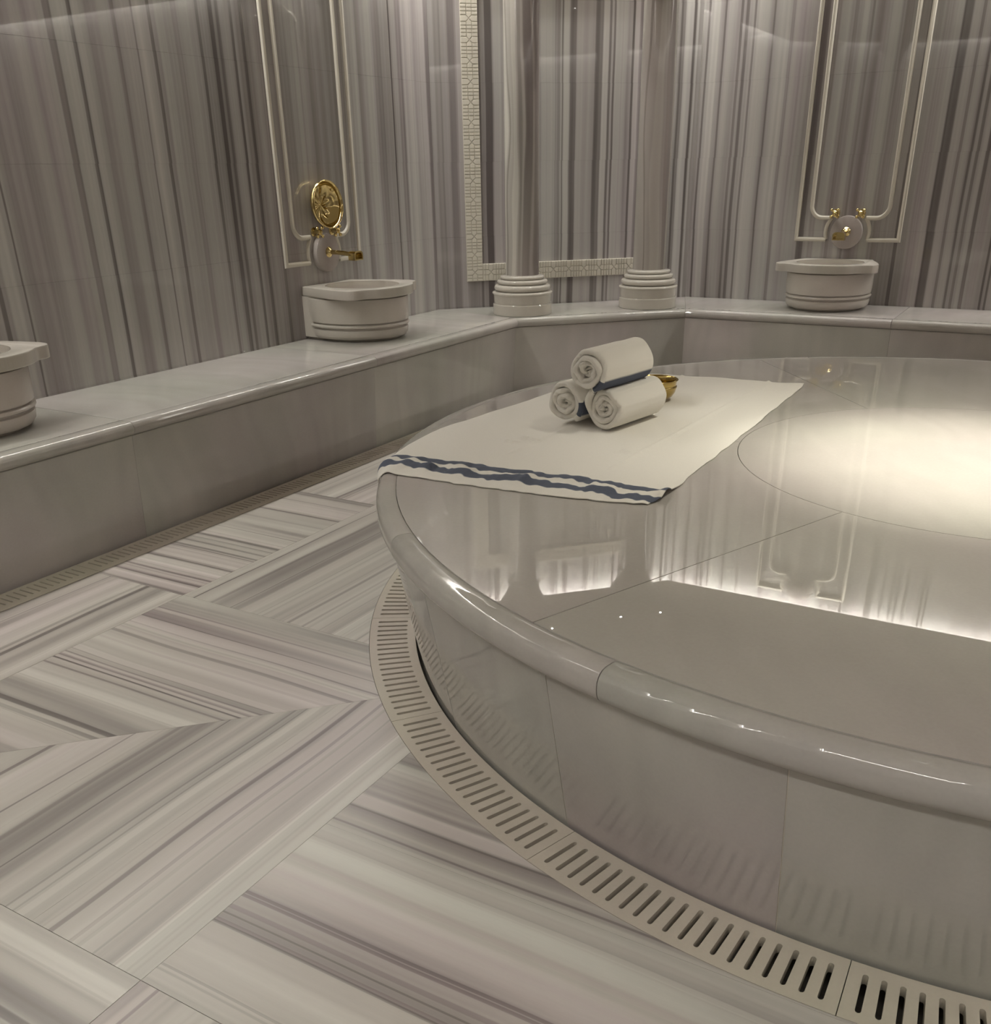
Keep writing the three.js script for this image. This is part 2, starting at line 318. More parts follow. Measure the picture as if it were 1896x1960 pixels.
const PIN_LABELS = ['left of the two tiny ceiling spots before the left column', 'right of the two tiny ceiling spots before the left column', 'left of the two tiny ceiling spots before the right column', 'right of the two tiny ceiling spots before the right column', 'tiny ceiling spot mirrored near the joint of the platform rim', 'tiny ceiling spot mirrored near the right end of the platform rim'];
// pin spots in the soffit, in front of the two columns and over the platform
[[0.16, 5.84], [0.38, 5.70], [0.86, 5.86], [1.14, 5.92], [1.075, 4.86], [2.13, 4.07]].forEach(([x, d], i) => {
  const o = thing('pin_spot', PIN_LABELS[i], 'light', new THREE.Vector3(x, SOFFIT_Y, -d), 0, 'tiny ceiling spotlights');
  mesh('bezel', lathe([[0.0072, -0.003], [0.014, -0.003], [0.016, 0], [0.0072, 0.0], [0.0072, -0.003]], 24), gold, o);
  mesh('lens', new THREE.CylinderGeometry(0.007, 0.007, 0.003, 20).translate(0, -0.002, 0), new THREE.MeshStandardMaterial({ color: 0x222222, emissive: LIGHT, emissiveIntensity: 60 }), o);
  const l = new THREE.SpotLight(LIGHT, PIN_INTENSITY, 0, 40 * DEG, 0.8, 2);
  l.position.set(0, -0.006, 0); l.target.position.set(0, -2, 0); l.castShadow = true; l.shadow.radius = 0.5; o.add(l, l.target);
});

// ------------------------------------------------------------------ floor
const floor = structure('floor');
const toPlan = (a, n) => { const u = dir(0), m = nrm(0); return [u[0] * a + m[0] * n, u[1] * a + m[1] * n]; };
const GRATE_IN = 1.6358, GRATE_OUT = 1.7681;
{
  const strip = [[0.715, -2.836], [4.888, -2.836], [4.888, -2.707], [0.715, -2.707]].map(([a, n]) => toPlan(a, n));
  mesh('screed', slab(octagon(-0.1), -0.13, -0.0206, (x, d) => [x, d], [circle(GRATE_OUT - 0.006, 160, true), strip]), concrete, floor);
  mesh('channel_bed', slab(octagon(-0.1), -0.2, -0.131, (x, d) => [x, d]), concrete, floor);
}
const csg = new Evaluator(); csg.attributes = ['position', 'normal', 'uv'];
const drum = new Brush(new THREE.CylinderGeometry(GRATE_OUT + 0.0012, GRATE_OUT + 0.0012, 0.2, 256)); drum.position.set(CX, 0, -CD); drum.updateMatrixWorld();
const tileRand = rng(4242);
let blockOffset = [0, 0, 0];
const newBlock = () => { blockOffset = [tileRand() * 1.6, tileRand() * 3, Math.floor(tileRand() * 3)]; };
function floorTile(poly, vein) {                // poly in (along, n) of the left wall; vein 'P' along the wall, 'X' across it
  let p = poly.map(([a, n]) => toPlan(a, n));
  for (let k = 0; k < 8; k++) { const m = nrm(k); p = clipHalf(p, m[0], m[1], OFF[k] + 0.002); }
  if (p.length < 3) return;
  let area = 0; for (let i = 0; i < p.length; i++) { const a = p[i], b = p[(i + 1) % p.length]; area += a[0] * b[1] - b[0] * a[1]; }
  if (Math.abs(area) < 0.004) return;
  if (area < 0) p.reverse();
  const far = Math.max(...p.map((q) => Math.hypot(q[0] - CX, q[1] - CD)));
  if (far < GRATE_OUT + 0.01) return;
  const [ou, ov, mi] = blockOffset, mat = floorMats[mi], u = dir(0), m = nrm(0);
  let g = slab(p, -0.02, 0, (x, d) => { const a = x * u[0] + d * u[1], n = x * m[0] + d * m[1]; return vein === 'P' ? [n + ou, a + ov] : [a + ou, n + ov]; });
  let near = Infinity;
  for (let i = 0; i < p.length; i++) { const a = p[i], b = p[(i + 1) % p.length], L = Math.hypot(b[0] - a[0], b[1] - a[1]), t = clamp01(((CX - a[0]) * (b[0] - a[0]) + (CD - a[1]) * (b[1] - a[1])) / (L * L)); near = Math.min(near, Math.hypot(a[0] + (b[0] - a[0]) * t - CX, a[1] + (b[1] - a[1]) * t - CD)); }
  if (near < GRATE_OUT + 0.002) {
    const b = new Brush(g); b.updateMatrixWorld();
    const r = csg.evaluate(b, drum, SUBTRACTION); g = r.geometry; g.clearGroups();
    if (!g.attributes.position.count) return;
  }
  mesh('floor_tile', g, mat, floor);
}
const GAP = 0.0006, HAIR = 0.0002;
function tileBlock(a0, a1, n0, n1, vein, cuts = []) {
  newBlock();
  const along = vein === 'X', lo = along ? a0 : n0, hi = along ? a1 : n1, e = [lo, ...(cuts.length ? cuts : [lo + (hi - lo) * 0.5]), hi];
  for (let i = 0; i + 1 < e.length; i++) {
    const [A0, A1, N0, N1] = along ? [e[i], e[i + 1], n0, n1] : [a0, a1, e[i], e[i + 1]], f = i ? HAIR : GAP, l = i + 2 < e.length ? HAIR : GAP, [fa, la, fn, ln] = along ? [f, l, GAP, GAP] : [GAP, GAP, f, l];
    floorTile([[A0 + fa, N0 + fn], [A1 - la, N0 + fn], [A1 - la, N1 - ln], [A0 + fa, N1 - ln]], vein);
  }
}
{
  const R0 = -2.706, R1 = -2.297, R2 = -1.123, NS = [R1, R2, 0.06, 1.24, 2.42, 3.7], AS = [-1.69, -0.493, 0.703, 1.899, 3.09, 4.28, 5.47];
  for (const [a, b, v] of [[-1.7, 0.72, 'P'], [0.72, 1.897, 'P'], [1.897, 2.93, 'X'], [2.93, 4.1, 'P'], [4.1, 5.4, 'X']]) tileBlock(a, b, a > 4 || a < 0 ? -2.836 : R0, R1, v, v === 'X' ? [a + (b - a) * 0.47] : [-2.5]);
  for (let i = 0; i + 1 < NS.length; i++) for (let j = 0; j + 1 < AS.length; j++) {
    if (i === 0 && j === 2) {            // the square cut across its diagonal, veins meeting in chevrons
      const line = (n) => n + 3.0;
      newBlock();
      for (const [x0, x1] of [[0.703, 1.16], [1.16, 1.899]]) {         // far half, veins across
        let t = [[x0 + HAIR, R1 + GAP], [x1 - HAIR, R1 + GAP], [x1 - HAIR, R2 - GAP], [x0 + HAIR, R2 - GAP]];
        t = clipHalf(t, 1, -1, 3.0 + GAP); if (t.length > 2) floorTile(t, 'X');
      }
      newBlock();
      for (const [y0, y1] of [[R1, -1.71], [-1.71, -1.41], [-1.41, R2]]) {   // near half, veins along
        let t = [[0.703 + GAP, y0 + HAIR], [1.899 - GAP, y0 + HAIR], [1.899 - GAP, y1 - HAIR], [0.703 + GAP, y1 - HAIR]];
        t = clipHalf(t, -1, 1, -3.0 + GAP); if (t.length > 2) floorTile(t, 'P');
      }
      continue;
    }
    const vein = (i + j) % 2 && !(i === 0 && j === 3) ? 'X' : 'P';
    tileBlock(AS[j], AS[j + 1], NS[i], NS[i + 1], vein, i === 1 && j === 2 ? [1.188] : []);
  }
}
// small border in front of the other benches is the same paving; the channel along the left bench carries its own slotted strip
function slotShape(cx, cy, len, wid, ang) {
  const h = len / 2 - wid / 2, r = wid / 2, out = [];
  for (const [s, b] of [[1, -Math.PI / 2], [-1, Math.PI / 2]]) for (let i = 0; i <= 4; i++) { const t = b + Math.PI * i / 4; out.push([s * h + r * Math.cos(t), r * Math.sin(t)]); }
  const c = Math.cos(ang), q = Math.sin(ang);
  return out.map(([x, y]) => [cx + x * c - y * q, cy + x * q + y * c]);
}
{
  const o = thing('drain_grate', 'straight slotted stone drain strip at the foot of the left bench', 'drain grate', new THREE.Vector3());
  for (let s = 0; s < 7; s++) {
    const a0 = 0.72 + s * 0.595, a1 = a0 + 0.593, n0 = -2.8345, n1 = -2.709, poly = [[a0, n0], [a1, n0], [a1, n1], [a0, n1]].map(([a, n]) => toPlan(a, n));
    const slots = [];
    for (let i = 0; i < 22; i++) { const [x, d] = toPlan(a0 + 0.034 + i * 0.025, -2.778); slots.push(slotShape(x, d, 0.072, 0.007, -ANG[0])); }
    mesh('grate_segment', slab(poly, -0.02, 0, (x, d) => [x, d], slots.map((h) => h.reverse())), grateStone, o);
  }
}

// ------------------------------------------------------------------ round platform
const plat = thing('round_platform', 'large round marble platform with rounded rim in the middle of the room', 'platform', new THREE.Vector3());
{
  const T = 0.035, J = 0.0011;
  mesh('centre_disc', slab(circle(0.679, 128), PLAT_H - T, PLAT_H, (x, d) => [x, d]), platformTop[0], plat);
  for (let i = 0; i < 6; i++) {
    const a0 = (-127.25 + 60 * i) * DEG, a1 = a0 + 60 * DEG;
    const g = revolve([[0.681, PLAT_H - T], [1.6635, PLAT_H - T], [1.6635, PLAT_H], [0.681, PLAT_H]], a0 + J / 1.2, a1 - J / 1.2, 24);
    const p = g.attributes.position, u = g.attributes.uv; for (let q = 0; q < p.count; q++) u.setXY(q, p.getX(q) + i * 0.37, -p.getZ(q) + i * 0.71);
    mesh('top_slab', g, platformTop[i % 2], plat);
  }
  // rounded rim pieces
  const y = PLAT_H, rim = [[1.6645, y - 0.0690], [1.6645, y - 0.0022], [1.667, y - 0.0010], [1.676, y + 0.0004]];
  for (let i = 1; i <= 12; i++) { const t = i / 12 * Math.PI; const sx = Math.sin(t), cy = Math.cos(t); rim.push([1.684 + 0.0355 * Math.sign(sx) * Math.pow(Math.abs(sx), 0.8), y - 0.0345 + 0.0349 * Math.sign(cy) * Math.pow(Math.abs(cy), 0.85)]); }
  let az = -134.54 - 27 * 6;
  for (let i = 0; i < 13; i++) {
    const w = i === 12 ? 360 - 27 * 12 : 27;
    mesh('rim_piece', smooth(revolve(rim, az * DEG + J / 1.7, (az + w) * DEG - J / 1.7, 20, [i * 0.31, i * 0.17]), 0.5), marble[(i * 7) % 3], plat);
    az += w;
  }
  for (let i = 0; i < 22; i++) {
    const a = (-145.93 + 360 / 22 * i) * DEG;
    mesh('side_panel', smooth(revolve([[1.610, -0.03], [1.6235, -0.03], [1.694, PLAT_H - 0.0697], [1.67, PLAT_H - 0.0697]], a + J / 1.6, a + 360 / 22 * DEG - J / 1.6, 10, [i * 0.23, i * 0.57]), 0.5), marble[(i * 5 + 1) % 3], plat);
  }
  mesh('joint_filler', revolve([[1.6, -0.03], [1.6223, -0.03], [1.6928, PLAT_H - 0.0697], [1.6, PLAT_H - 0.0697]], 0, Math.PI * 2, 192), moulding, plat);
  mesh('core', revolve([[0.02, -0.13], [1.605, -0.13], [1.605, PLAT_H - 0.071], [0.02, PLAT_H - 0.071]], 0, Math.PI * 2, 96), dull, plat);
}
// slotted ring round its foot
{
  const o = thing('drain_grate', 'curved slotted stone drain ring around the foot of the round platform', 'drain grate', new THREE.Vector3());
  for (let s = 0; s < 18; s++) {
    const b0 = -150.53 + 20 * s, j = 0.0008 / 1.7 / DEG, A0 = (b0 + j) * DEG, A1 = (b0 + 20 - j) * DEG, poly = [], M = 20;
    const at = (r, a) => [CX + r * Math.sin(a), CD + r * Math.cos(a)];
    for (let i = 0; i <= M; i++) poly.push(at(GRATE_OUT, A0 + (A1 - A0) * i / M));
    for (let i = M; i >= 0; i--) poly.push(at(GRATE_IN, A0 + (A1 - A0) * i / M));
    const slots = [];
    for (let i = 0; i < 19; i++) { const a = (b0 + 0.95 + i * 1.0055) * DEG, [x, d] = at(1.7025, a); slots.push(slotShape(x, d, 0.089, 0.0098, Math.PI / 2 - a)); }
    mesh('grate_segment', slab(poly.reverse(), -0.021, 0, (x, d) => [x, d], slots.map((h) => h.reverse())), grateStone, o);
  }
}

// ------------------------------------------------------------------ benches round the walls
const BENCH_LABEL = {
  0: 'long marble bench along the left wall carrying two of the basins', 1: 'short marble bench between the corners, under the two columns', 2: 'marble bench along the right wall under one basin',
  7: 'marble bench under the mirrored pair of columns, outside the left edge of the picture',
};
const SEAT_CUTS = { 0: [0.8, 2.243, 3.69], 1: [], 2: [-0.866, 0.6], 7: [] };
for (const k of [0, 1, 2, 7]) {
  const D = DEPTH[k], o = thing('marble_bench', BENCH_LABEL[k], 'bench', onWall(k, 0, 0, 0), turnOf(k));
  const prev = (k + 7) % 8, next = (k + 1) % 8, T = 0.05, r = 0.025;
  const s0 = startOf(k), e0 = endOf(k), sD = DEPTH[prev] ? startOf(k, D, DEPTH[prev]) : s0, eD = DEPTH[next] ? endOf(k, D, DEPTH[next]) : e0;
  const S = (n) => s0 + (sD - s0) * n / D, E = (n) => e0 + (eD - e0) * n / D, J = 0.0011;
  const seat = [[0.001, BENCH_H - T], [0.001, BENCH_H], [D - 0.075, BENCH_H], [D - 0.071, BENCH_H - 0.0013], [D - 0.066, BENCH_H + 0.0002], [D - 0.03, BENCH_H + 0.0002]];
  for (let i = 1; i < 12; i++) { const t = i / 12 * Math.PI; seat.push([D - r + r * Math.sin(t), BENCH_H - r + r * Math.cos(t)]); }
  seat.push([D - r, BENCH_H - T]);
  const front = [[D - 0.075, -0.025], [D - 0.065, BENCH_H - T - 0.0006], [D - 0.022, BENCH_H - T - 0.0006], [D - 0.020, BENCH_H - T - 0.003], [D - 0.044, -0.025]];
  const cuts = [null, ...SEAT_CUTS[k], null];
  for (let i = 0; i + 1 < cuts.length; i++) {
    const a0 = cuts[i] === null ? (n) => S(n) + J * 0.6 : () => cuts[i] + J, a1 = cuts[i + 1] === null ? (n) => E(n) - J * 0.6 : () => cuts[i + 1] - J;
    mesh('seat_slab', smooth(sweepSection(seat, a0, a1, [i * 0.43 + k, i * 0.29]), 0.5), marble[(i + k) % 3], o);
    mesh('front_panel', sweepSection(front, (n) => a0(n) - J * 0.62, (n) => a1(n) + J * 0.62, [i * 0.77 + k, i * 0.61]), marble[(i * 2 + k + 1) % 3], o);
  }
}

// ------------------------------------------------------------------ columns
function column(label, k, a, group, stone = columnStones[1]) {
  const o = thing('marble_column', label, 'column', onWall(k, a, BENCH_H + 0.0005, 0.37), turnOf(k), group);
  const ring = (r, y0, y1, b) => arc(r - b, (y0 + y1) / 2, Math.max(b, (y1 - y0) / 2), -Math.PI / 2, Math.PI / 2, 8).map(([x, y]) => [r - b + (x - r + b) / Math.max(b, (y1 - y0) / 2) * b, y]);
  const base = [[0.0, 0], [0.176, 0], [0.178, 0.002], [0.178, 0.058], [0.176, 0.0605], [0.171, 0.0605], [0.169, 0.064], [0.172, 0.07], [0.174, 0.112],
    ...ring(0.182, 0.114, 0.130, 0.007), [0.166, 0.131], ...ring(0.170, 0.135, 0.168, 0.016), [0.150, 0.169], ...ring(0.152, 0.172, 0.196, 0.012), [0.132, 0.197], ...ring(0.133, 0.199, 0.219, 0.010), [0.098, 0.222]];
  mesh('base', toCreasedNormals(lathe(base, 96, 1), 0.6), polished, o);
  const H = SOFFIT_Y - BENCH_H - 0.001;
  mesh('shaft', lathe([[0.0995, 0.218], [0.0995, 1.0], [0.0985, H - 0.21]], 64, 0.64), stone, o);
  const y = H - 0.22, cap = [[0.096, y], ...ring(0.112, y + 0.004, y + 0.024, 0.010), [0.104, y + 0.03], [0.108, y + 0.06], [0.122, y + 0.10], [0.146, y + 0.14], ...ring(0.158, y + 0.145, y + 0.17, 0.010), [0.166, y + 0.174], [0.170, y + 0.2195], [0.0, y + 0.22]];
  mesh('capital', toCreasedNormals(lathe(cap, 96, 1), 0.6), polished, o);
}
column('left of the two marble columns on the bench, with a dark vein at its foot', 1, 1.689, undefined, columnStones[0]);
column('right of the two marble columns on the bench, nearer the corner', 1, 2.505);
{
  const mid = (startOf(7) + endOf(7)) / 2;
  for (const s of [-0.41, 0.41]) column('marble column seen only as a reflection in the right wall', 7, mid + s, 'columns mirrored in the right wall');
}

// ------------------------------------------------------------------ border of carved stone on the far wall
function mosaicBorder(k, a0, a1, y0, y1, w, label) {
  const o = thing('carved_border', label, 'wall border', onWall(k, 0, 0, 0), turnOf(k));
  const back = 0.010, lift = 0.005;
  // stones of one repeat, in a unit strip: x across 0..1, t along 0..1 (one repeat = the strip's width)
  const cellsOf = [];
  const g = 0.010;
  const P = (pts) => cellsOf.push(pts);
  // a small saltire in the middle: two pointed stones at its sides, two house-shaped ones above and below, squares around
  const c0 = 0.345, c1 = 0.655, r1 = 0.17, r2 = 0.35, r3 = 0.65, r4 = 0.83, rect = (x0, x1, t0, t1) => P([[x0, t0], [x1, t0], [x1, t1], [x0, t1]]);
  P([[0, r2], [c0, r2], [0.5, 0.5], [c0, r3], [0, r3]]); P([[1, r2], [1, r3], [c1, r3], [0.5, 0.5], [c1, r2]]);
  P([[c0, r1], [c1, r1], [c1, r2], [0.5, 0.5], [c0, r2]]); P([[c0, r4], [c0, r3], [0.5, 0.5], [c1, r3], [c1, r4]]);
  for (const [x0, x1] of [[0, c0], [c0, c1], [c1, 1]]) { rect(x0, x1, 0, r1); rect(x0, x1, r4, 1); }
  for (const [x0, x1] of [[0, c0], [c1, 1]]) { rect(x0, x1, r1, r2); rect(x0, x1, r3, r4); }
  const inset = (pts, d) => {           // shrink a convex polygon by d on every side
    let out = pts; let A = 0; pts.forEach((p, i) => { const q = pts[(i + 1) % pts.length]; A += p[0] * q[1] - q[0] * p[1]; });
    const s = A > 0 ? 1 : -1;
    pts.forEach((p, i) => { const q = pts[(i + 1) % pts.length], L = Math.hypot(q[0] - p[0], q[1] - p[1]), nx = -s * (q[1] - p[1]) / L, ny = s * (q[0] - p[0]) / L; out = clipHalf(out, nx, ny, nx * p[0] + ny * p[1] + d); });
    return out;
  };
  const variants = cellsOf.map((pts) => {
    const s = new THREE.Shape(pos2(inset(pts, g)));
    return new THREE.ExtrudeGeometry(s, { depth: lift / w * 0.4, bevelEnabled: true, bevelThickness: lift / w * 0.6, bevelSize: 0.022, bevelOffset: -0.022, bevelSegments: 1, steps: 1 });
  });
  const stones = [];
  const bar = (x0, x1, yy0, yy1) => { const b = new THREE.BoxGeometry(x1 - x0, yy1 - yy0, back); b.translate((x0 + x1) / 2, (yy0 + yy1) / 2, back / 2); return b; };
  const M = new THREE.Matrix4();
  function run(n, place) { for (let i = 0; i < n; i++) for (const v of variants) { const c = v.clone(); c.applyMatrix4(place(i)); stones.push(c); } }
  const up = Math.round((y1 - y0) / w), across = Math.round((a1 - a0) / w), hu = (y1 - y0) / up, hx = (a1 - a0) / across;
  run(up, (i) => new THREE.Matrix4().set(w, 0, 0, a0, 0, hu, 0, y0 + i * hu, 0, 0, w, back, 0, 0, 0, 1));
  run(up, (i) => new THREE.Matrix4().set(w, 0, 0, a1 - w, 0, hu, 0, y0 + i * hu, 0, 0, w, back, 0, 0, 0, 1));
  run(across - 2, (i) => new THREE.Matrix4().set(0, hx, 0, a0 + (i + 1) * hx, -w, 0, 0, y0 + w, 0, 0, w, back, 0, 0, 0, 1));
  run(across - 2, (i) => new THREE.Matrix4().set(0, hx, 0, a0 + (i + 1) * hx, -w, 0, 0, y1, 0, 0, w, back, 0, 0, 0, 1));
  mesh('bed', mergeGeometries([bar(a0, a0 + w, y0, y1), bar(a1 - w, a1, y0, y1), bar(a0 + w, a1 - w, y0, y0 + w), bar(a0 + w, a1 - w, y1 - w, y1)]), moulding, o);
  return { o, stones };
}
{
  const { o, stones } = mosaicBorder(1, 1.433, 2.773, 0.592, 2.258, 0.1015, 'white carved stone border framing the far wall behind the two columns');
  stones.forEach((g) => { g.computeVertexNormals(); });
  // the three hundred stones nearest to view stay single, the others are joined
  const ranked = stones.map((g) => { g.computeBoundingBox(); const c = g.boundingBox.getCenter(new THREE.Vector3()); return { g, c, near: c.x < 1.56 ? c.y : c.y < 0.72 ? (c.x < 2.46 ? 0.3 : 9) : 9 + c.y }; }).sort((p, q) => p.near - q.near);
  ranked.slice(0, 290).forEach(({ g }) => mesh('border_stone', g, moulding, o));
  const rest = mesh('border_stones_beyond', mergeGeometries(ranked.slice(290).map(({ g }) => g)), moulding, o); rest.userData.kind = 'stuff';
}

// ------------------------------------------------------------------ taps in their moulded frames
function tubeAlong(points, r, closed = false, seg = 10) {
  const path = new THREE.CurvePath();
  for (let i = 0; i + 1 < points.length; i++) path.add(new THREE.LineCurve3(points[i], points[i + 1]));
  return new THREE.TubeGeometry(path, points.length * 2 > 400 ? 400 : Math.max(2, (points.length - 1) * 2), r, seg, closed);
}
function bead(points, r) {            // half-round bead following a list of [x, y] on the wall, mitred at the turns
  const n = points.length, rows = points.map((p, i) => {
    const a = points[Math.max(0, i - 1)], b = points[Math.min(n - 1, i + 1)];
    const d1 = i ? norm2(p, a) : norm2(b, p), d2 = i < n - 1 ? norm2(b, p) : d1;
    const t = norm2([d1[0] + d2[0], d1[1] + d2[1]], [0, 0]), c = Math.max(0.4, t[0] * d1[0] + t[1] * d1[1]);
    return [p, [-t[1] / c, t[0] / c]];
  });
  const S = 8;
  const g = gridPatch(n - 1, S, (i, j) => { const [p, q] = rows[i], a = Math.PI * j / S, s = Math.cos(a) * r; return [p[0] + q[0] * s, p[1] + q[1] * s, Math.sin(a) * r * 0.95, p[0], p[1]]; }, true);
  const caps = [];
  for (const [i, f] of [[0, false], [n - 1, true]]) {
    const [p, q] = rows[i];
    caps.push(gridPatch(S, 1, (j, e) => { const a = Math.PI * j / S, s = Math.cos(a) * r * (e ? 1 : 0), h = Math.sin(a) * r * 0.95 * (e ? 1 : 0); return [p[0] + q[0] * s, p[1] + q[1] * s, h, p[0], p[1]]; }, f));
  }
  return smooth(mergeGeometries([g, ...caps]), 0.8);
}
function norm2(b, a) { const x = b[0] - a[0], y = b[1] - a[1], l = Math.hypot(x, y) || 1; return [x / l, y / l]; }
function tapFrame(k, a, label, spoutLabel) {
  const o = thing('moulded_frame', label, 'wall frame', onWall(k, a, 0, 0), turnOf(k));
  const r = 0.0125, cyB = 0.845, cyT = 2.39, ox = 0.30, ix = 0.226, rr = 0.128, yo0 = 0.803, yo1 = 2.432, yi0 = 0.924, yi1 = 2.305, q = 0.07;
  const side = (s) => [[s * Math.sqrt(rr * rr - (yo0 - cyB) ** 2), yo0], [s * ox, yo0], [s * ox, yo1], [s * Math.sqrt(rr * rr - (yo1 - cyT) ** 2), yo1]];
  const inner = (s) => [[s * Math.sqrt(rr * rr - (yi0 - cyB) ** 2), yi0], ...arc(ix - q, yi0 + q, q, -Math.PI / 2, 0, 8).map(([x, y]) => [s * x, y]), ...arc(ix - q, yi1 - q, q, 0, Math.PI / 2, 8).map(([x, y]) => [s * x, y]), [s * Math.sqrt(rr * rr - (yi1 - cyT) ** 2), yi1]];
  const flip = (l, s) => s < 0 ? l.slice().reverse() : l;
  for (const s of [-1, 1]) {
    mesh('outer_bead', bead(flip(side(s), s), r), moulding, o);
    mesh('inner_bead', bead(flip(inner(s), s), r), moulding, o);
    const lo = arc(0, cyB, rr, Math.asin((yo0 - cyB) / rr), Math.asin((yi0 - cyB) / rr), 10).map(([x, y]) => [s * x, y]);
    const hi = arc(0, cyT, rr, Math.asin((yi1 - cyT) / rr), Math.asin((yo1 - cyT) / rr), 10).map(([x, y]) => [s * x, y]);
    mesh('bracket', bead(flip(lo, s), r * 0.9), moulding, o); mesh('bracket', bead(flip(hi, s), r * 0.9), moulding, o);
  }
  for (const cy of [cyB, cyT]) {
    const d = lathe([[0, 0.034], [0.086, 0.034], [0.092, 0.031], [0.094, 0.026], [0.094, 0.0005], [0, 0.0005]], 64, 0.6); d.rotateX(Math.PI / 2); { const u = d.attributes.uv, p = d.attributes.position; for (let i = 0; i < u.count; i++) u.setXY(i, p.getX(i) + 0.3, p.getY(i)); } d.translate(0, cy, 0);
    mesh('medallion', toCreasedNormals(d, 0.6), columnStone, o);
  }
  // spout: flange, pipe, open mouth
  const sp = thing('brass_spout', spoutLabel, 'tap', onWall(k, a, cyB + 0.003, 0.0345), turnOf(k));
  const fl = lathe([[0, 0], [0.026, 0], [0.027, 0.003], [0.024, 0.008], [0.017, 0.013], [0.0125, 0.02], [0, 0.021]], 40); fl.rotateX(Math.PI / 2); mesh('flange', toCreasedNormals(fl, 0.6), gold, sp);
  const pipe = new THREE.TubeGeometry(new THREE.CatmullRomCurve3([new THREE.Vector3(0, 0, 0.01), new THREE.Vector3(0, -0.001, 0.06), new THREE.Vector3(0, -0.006, 0.125), new THREE.Vector3(0, -0.012, 0.16)]), 24, 0.0115, 20); mesh('pipe', pipe, gold, sp);
  const outline = (w, h) => [[-w, -h], ...arc(-w + 0.018, h - 0.018, 0.018, Math.PI, Math.PI / 2, 6), ...arc(w - 0.018, h - 0.018, 0.018, Math.PI / 2, 0, 6), [w, -h]];
  const oo = new THREE.Shape(pos2(outline(0.034, 0.021)).reverse()); oo.holes.push(new THREE.Path(pos2(outline(0.029, 0.0165).map(([x, y]) => [x, y - 0.0005]))));
  const mouth = new THREE.ExtrudeGeometry(oo, { depth: 0.036, bevelEnabled: true, bevelSize: 0.0012, bevelThickness: 0.0012, bevelSegments: 2 }); mouth.translate(0, -0.013, 0.16);
  const back = new THREE.ExtrudeGeometry(new THREE.Shape(pos2(outline(0.034, 0.021)).reverse()), { depth: 0.004, bevelEnabled: true, bevelSize: 0.001, bevelThickness: 0.002, bevelSegments: 2 }); back.translate(0, -0.013, 0.156);
  mesh('mouth', mergeGeometries([mouth, back]), gold, sp);
  return o;
}
function valve(k, a, y, label) {
  const o = thing('brass_valve', label, 'tap', onWall(k, a, y, 0.0005), turnOf(k));
  const rose = lathe([[0, 0], [0.022, 0], [0.023, 0.003], [0.019, 0.007], [0.012, 0.009], [0.0105, 0.02], [0.0105, 0.036], [0.014, 0.038], [0.0145, 0.046], [0.011, 0.05], [0, 0.051]], 32); rose.rotateX(Math.PI / 2);
  mesh('stem', toCreasedNormals(rose, 0.6), gold, o);
  const parts = [];
  for (let i = 0; i < 4; i++) { const s = lathe([[0, 0.008], [0.005, 0.008], [0.0045, 0.02], [0.0085, 0.024], [0.0095, 0.029], [0.007, 0.034], [0, 0.036]], 16); s.rotateZ(Math.PI / 4 + i * Math.PI / 2); s.translate(0, 0, 0.042); parts.push(s); }
  mesh('handle', mergeGeometries(parts), gold, o);
  const cap = new THREE.SphereGeometry(0.0085, 20, 12); cap.scale(1, 1, 0.6); cap.translate(0, 0, 0.052); mesh('cap', cap, gold, o);
}
tapFrame(0, 4.172, 'double line of white moulding framing the tap on the left wall', 'brass spout over the left wall basin, below the hanging bowl');
tapFrame(2, -1.292, 'double line of white moulding framing the tap on the right wall', 'brass spout with square mouth over the right wall basin');
valve(0, 4.105, 0.948, 'left brass valve below the bowl on the left wall'); valve(0, 4.25, 0.948, 'right brass valve below the bowl on the left wall');
valve(2, -1.3695, 0.951, 'left of the two brass valves on the right wall'); valve(2, -1.2208, 0.951, 'right of the two brass valves on the right wall');

